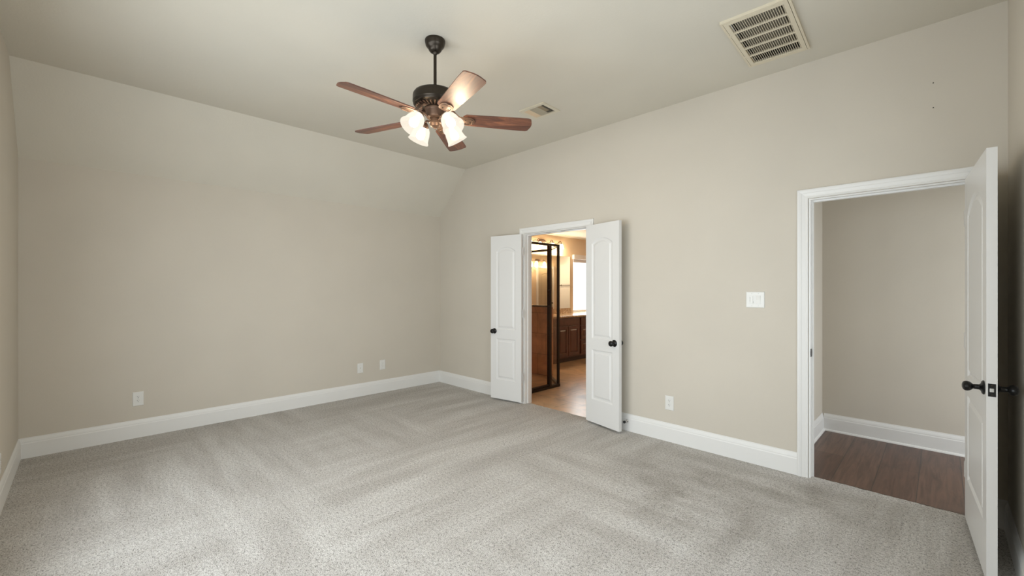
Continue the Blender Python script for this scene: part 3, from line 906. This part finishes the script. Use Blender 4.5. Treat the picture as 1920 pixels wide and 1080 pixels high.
so = thing('shower_enclosure', 'glass shower enclosure with dark bronze frame inside the double doors', 'shower', (0, 0, 0))
GX, GY, ZT = 1.42, 1.03, 2.005
Q = (0.90, 1.45)          # far end of the diagonal panel
def bar(mb, p, q, w, z0, z1):
    p = Vector((*p, 0)); q = Vector((*q, 0)); d = (q-p).normalized(); n = Vector((-d.y, d.x, 0))*w/2
    c = [p+n, p-n, q-n, q+n]
    lo = [mb.bm.verts.new(v+Vector((0, 0, z0))) for v in c]; hi = [mb.bm.verts.new(v+Vector((0, 0, z1))) for v in c]
    mb.bm.faces.new(lo[::-1]); mb.bm.faces.new(hi)
    for i in range(4): mb.bm.faces.new((lo[i], lo[(i+1) % 4], hi[(i+1) % 4], hi[i]))
for p_, q_, w_, z0_, z1_, nm in (
        ((GX, T+0.019), (GX, GY+0.015), 0.034, ZT-0.030, ZT, 'top_rail'), ((GX, GY), Q, 0.030, ZT-0.030, ZT, 'top_rail'), (Q, (BX+0.012, 1.47), 0.034, ZT-0.034, ZT, 'top_rail'),
        ((GX, T+0.019), (GX, GY+0.015), 0.044, -0.008, 0.030, 'bottom_rail'), ((GX+0.004, T+0.019), (GX+0.004, 0.83), 0.026, 0.036, 0.056, 'door_sweep'),
        ((GX, GY), Q, 0.034, -0.008, 0.030, 'bottom_rail'), ((0.86, 1.47), (BX+0.012, 1.47), 0.034, 1.085, 1.110, 'bottom_rail')):
    mb = MB(); bar(mb, p_, q_, w_, z0_, z1_); mb.build(nm, 'darkframe', so)
def post(p, w, z0, z1): 
    mb = MB(); mb.box(p[0]-w/2, p[1]-w/2, z0, p[0]+w/2, p[1]+w/2, z1); return mb.build('post', 'darkframe', so)
post((GX, GY), 0.030, 0.0, ZT); post((GX, 0.835), 0.046, 0.0, ZT-0.02); post((GX, T+0.03), 0.030, 0.0, ZT)
mb = MB(); bar(mb, (GX, T+0.045), (GX, 0.805), 0.006, 0.045, ZT-0.03); gp = mb.build('glass_door', 'glass', so)
mb = MB(); bar(mb, (GX, 0.866), (GX, GY-0.015), 0.006, 0.03, ZT-0.03); mb.build('glass_panel', 'glass', so)
mb = MB(); bar(mb, (GX-0.016, GY+0.013), (Q[0]+0.012, Q[1]-0.010), 0.006, 0.03, ZT-0.03); mb.build('glass_panel', 'glass', so)
mb = MB(); bar(mb, (Q[0], 1.47), (BX+0.012, 1.47), 0.006, 1.105, ZT-0.03); mb.build('glass_panel', 'glass', so)
mb = MB(); mb.tube([(GX+0.006, 0.80, 1.36), (GX+0.045, 0.80, 1.36), (GX+0.045, 0.80, 1.14), (GX+0.006, 0.80, 1.14)], 0.007, 10); mb.build('door_pull', 'darkframe', gp, smooth=True)

# vanity
VX = 0.33
va_ = thing('vanity_cabinet', 'dark cherry bathroom vanity with raised panel doors beyond the shower', 'cabinet', (0, 0, 0))
mb = MB(); mb.box(BX+0.004, 1.58, 0.085, VX-0.02, 4.60, 0.838); mb.build('body', 'cherry', va_)
mb = MB(); mb.box(BX+0.004, 1.60, -0.008, VX-0.085, 4.58, 0.085); tk = mb.build('toe_kick', plain('dark_toe_kick', (0.03, 0.010, 0.007), 0.5), va_)
def cab_front(name, y0, y1, z0, z1, raised=True):
    mb = MB(); d = 0.020
    if raised:
        def ring(i, x): return [(x, y0+i, z0+i), (x, y1-i, z0+i), (x, y1-i, z1-i), (x, y0+i, z1-i)]
        b = 0.055
        rows = mb.sweep([ring(0, VX-0.02), ring(0, VX-0.003), ring(0.003, VX), ring(b, VX), ring(b+0.005, VX-0.009), ring(b+0.012, VX-0.009), ring(b+0.030, VX-0.003)], closed=True)
        mb.bm.faces.new(rows[-1]); mb.bm.faces.new(rows[0][::-1])
    else: mb.box(VX-0.02, y0, z0, VX, y1, z1, 0.004)
    return mb.build(name, 'cherry', va_)
for a, b in ((1.72, 2.02), (2.03, 2.33), (2.375, 2.682), (2.690, 3.03)):
    cab_front('cabinet_door', a, b, 0.115, 0.672)
for a, b in ((1.72, 2.33), (2.375, 3.03)): cab_front('false_drawer_front', a, b, 0.695, 0.815, False)
for z0, z1 in ((0.115, 0.375), (0.395, 0.655), (0.675, 0.815)): cab_front('drawer', 3.09, 3.50, z0, z1, z1-z0 > 0.2)
for a, b in ((3.56, 3.86), (3.87, 4.17)): cab_front('cabinet_door', a, b, 0.115, 0.672)
mb = MB(); mb.box(BX, 1.572, 0.838, VX+0.025, 4.62, 0.870, 0.004); ct = tag(mb.build('countertop', 'granite'), 'speckled brown granite countertop on the dark cherry vanity', 'countertop')
mb = MB(); mb.box(BX, 1.575, 0.870, BX+0.022, 3.475, 0.972, 0.002); mb.build('backsplash', 'granite', ct)
mb = MB(); mb.box(BX+0.0005, 1.62, 0.974, BX+0.006, 3.445, 2.045); tag(mb.build('wall_mirror', 'mirror'), 'large frameless mirror above the granite backsplash', 'mirror')

# vanity light bars
def light_bar(label, loc, rz):
    """bar along local y, protruding +x"""
    t = thing('vanity_light', label, 'wall lamp', loc, rz, 'bathroom vanity lights')
    mb = MB(); mb.lathe([(0, 0.030), (0.03, 0.028), (0.052, 0.018), (0.060, 0.004), (0.060, 0)], Matrix.Rotation(PI/2, 4, 'Y'), 32, sx=0.75, sy=1.9)
    mb.build('oval_backplate', 'bronze_lit', t, smooth=True)
    mb = MB(); mb.tube([(0.055, -0.48+0.96*i/40, -0.012+0.014*math.cos(i/40*8*PI)) for i in range(41)], 0.0075, 10); mb.tube([(0.02, 0, -0.01), (0.055, 0, -0.01)], 0.012, 12)
    mb.build('wavy_bar', 'bronze_lit', t, smooth=True)
    for dy in (-0.45, -0.19, 0.19, 0.45):
        pts = []
        for i in range(11):
            u = PI*i/10
            pts.append((0.055+0.032*(1-math.cos(u)), dy, 0.036*math.sin(u)-0.004-0.012*i/10))
        mb = MB(); mb.tube(pts, 0.009, 10); ex = pts[-1]
        mb.lathe([(0, 0.004), (0.016, 0.0), (0.024, -0.016), (0.024, -0.022), (0, -0.022)], Matrix.Translation(ex), 20)
        mb.build('scroll_arm', 'bronze_lit', t, smooth=True)
        mb = MB(); mb.lathe([(0.024, -0.016), (0.032, -0.030), (0.046, -0.060), (0.054, -0.092), (0.060, -0.112), (0.057, -0.112), (0.050, -0.090), (0.042, -0.060), (0.028, -0.032), (0.02, -0.02)], Matrix.Translation(ex), 24)
        sh = mb.build('glass_shade', 'vshade', t, smooth=True)
        mb = MB(); mb.lathe([(0, -0.020), (0.012, -0.024), (0.024, -0.052), (0.027, -0.070), (0.018, -0.090), (0, -0.095)], Matrix.Translation(ex), 16)
        mb.build('light_bulb', 'vbulb', sh, smooth=True)
        ld = bpy.data.lights.new('vanity_lamp_light', 'POINT'); ld.energy = 14.0; ld.color = (1.0, 0.78, 0.50); ld.shadow_soft_size = 0.04
        lo = bpy.data.objects.new('vanity_lamp_light', ld); COL.objects.link(lo)
        lo.location = Matrix.Translation(loc) @ Matrix.Rotation(rz, 4, 'Z') @ (Vector(ex)+Vector((0, 0, -0.16)))
    return t
light_bar('bronze four lamp vanity light above the mirror in the bathroom', (BX, 2.56, 2.300), 0)
light_bar('bronze vanity light on the opposite bathroom wall reflected in the mirror', (BX1, 6.50, 2.270), PI)

# closed door and frame on the opposite wall, seen only in the mirror
leaf = door_slab(0.70, 2.01, PT, [(0.105, 0.595, 0.852, 1.868, 0.085), (0.105, 0.595, 0.250, 0.742, 0.0)]).build('door_4', plain('tan_door_enamel', (0.40, 0.32, 0.21), 0.4), None, (BX1-0.036, 7.20, 0.005), (0, 0, -PI/2))
tag(leaf, 'closed tan door reflected in the bathroom mirror', 'door', kind='structure')
knob_mesh(False).build('door_knob', 'black', leaf, (0.06, 0.0, 0.90), (PI/2, 0, 0), smooth=True)
mb = MB()
path = []
for o, d in [(0.004, 0), (0.004, 0.040), (0.05, 0.045), (0.07, 0.045), (0.07, 0)]:
    path.append([(BX1-d, 6.50-o, -0.008), (BX1-d, 6.50-o, 2.03+o), (BX1-d, 7.20+o, 2.03+o), (BX1-d, 7.20+o, -0.008)])
mb.sweep(path)
tag(mb.build('trim_3', 'trim'), 'white frame of the closed door reflected in the bathroom mirror', 'door frame', kind='structure')
tb = thing('towel_bar', 'dark towel bar on the pale tiled wall reflected in the mirror', 'towel bar', (3.02, BY1, 1.49))
mb = MB(); mb.tube([(-0.32, -0.055, 0), (0.32, -0.055, 0)], 0.010, 12); mb.build('rail', 'darkframe', tb, smooth=True)
for sx in (-0.30, 0.30):
    mb = MB(); mb.lathe([(0, 0), (0.026, 0), (0.026, 0.006), (0.012, 0.012), (0.010, 0.055), (0.015, 0.062), (0, 0.066)], Matrix.Translation((sx, 0, 0)) @ Matrix.Rotation(PI/2, 4, 'X'), 20); mb.build('bracket', 'darkframe', tb, smooth=True)
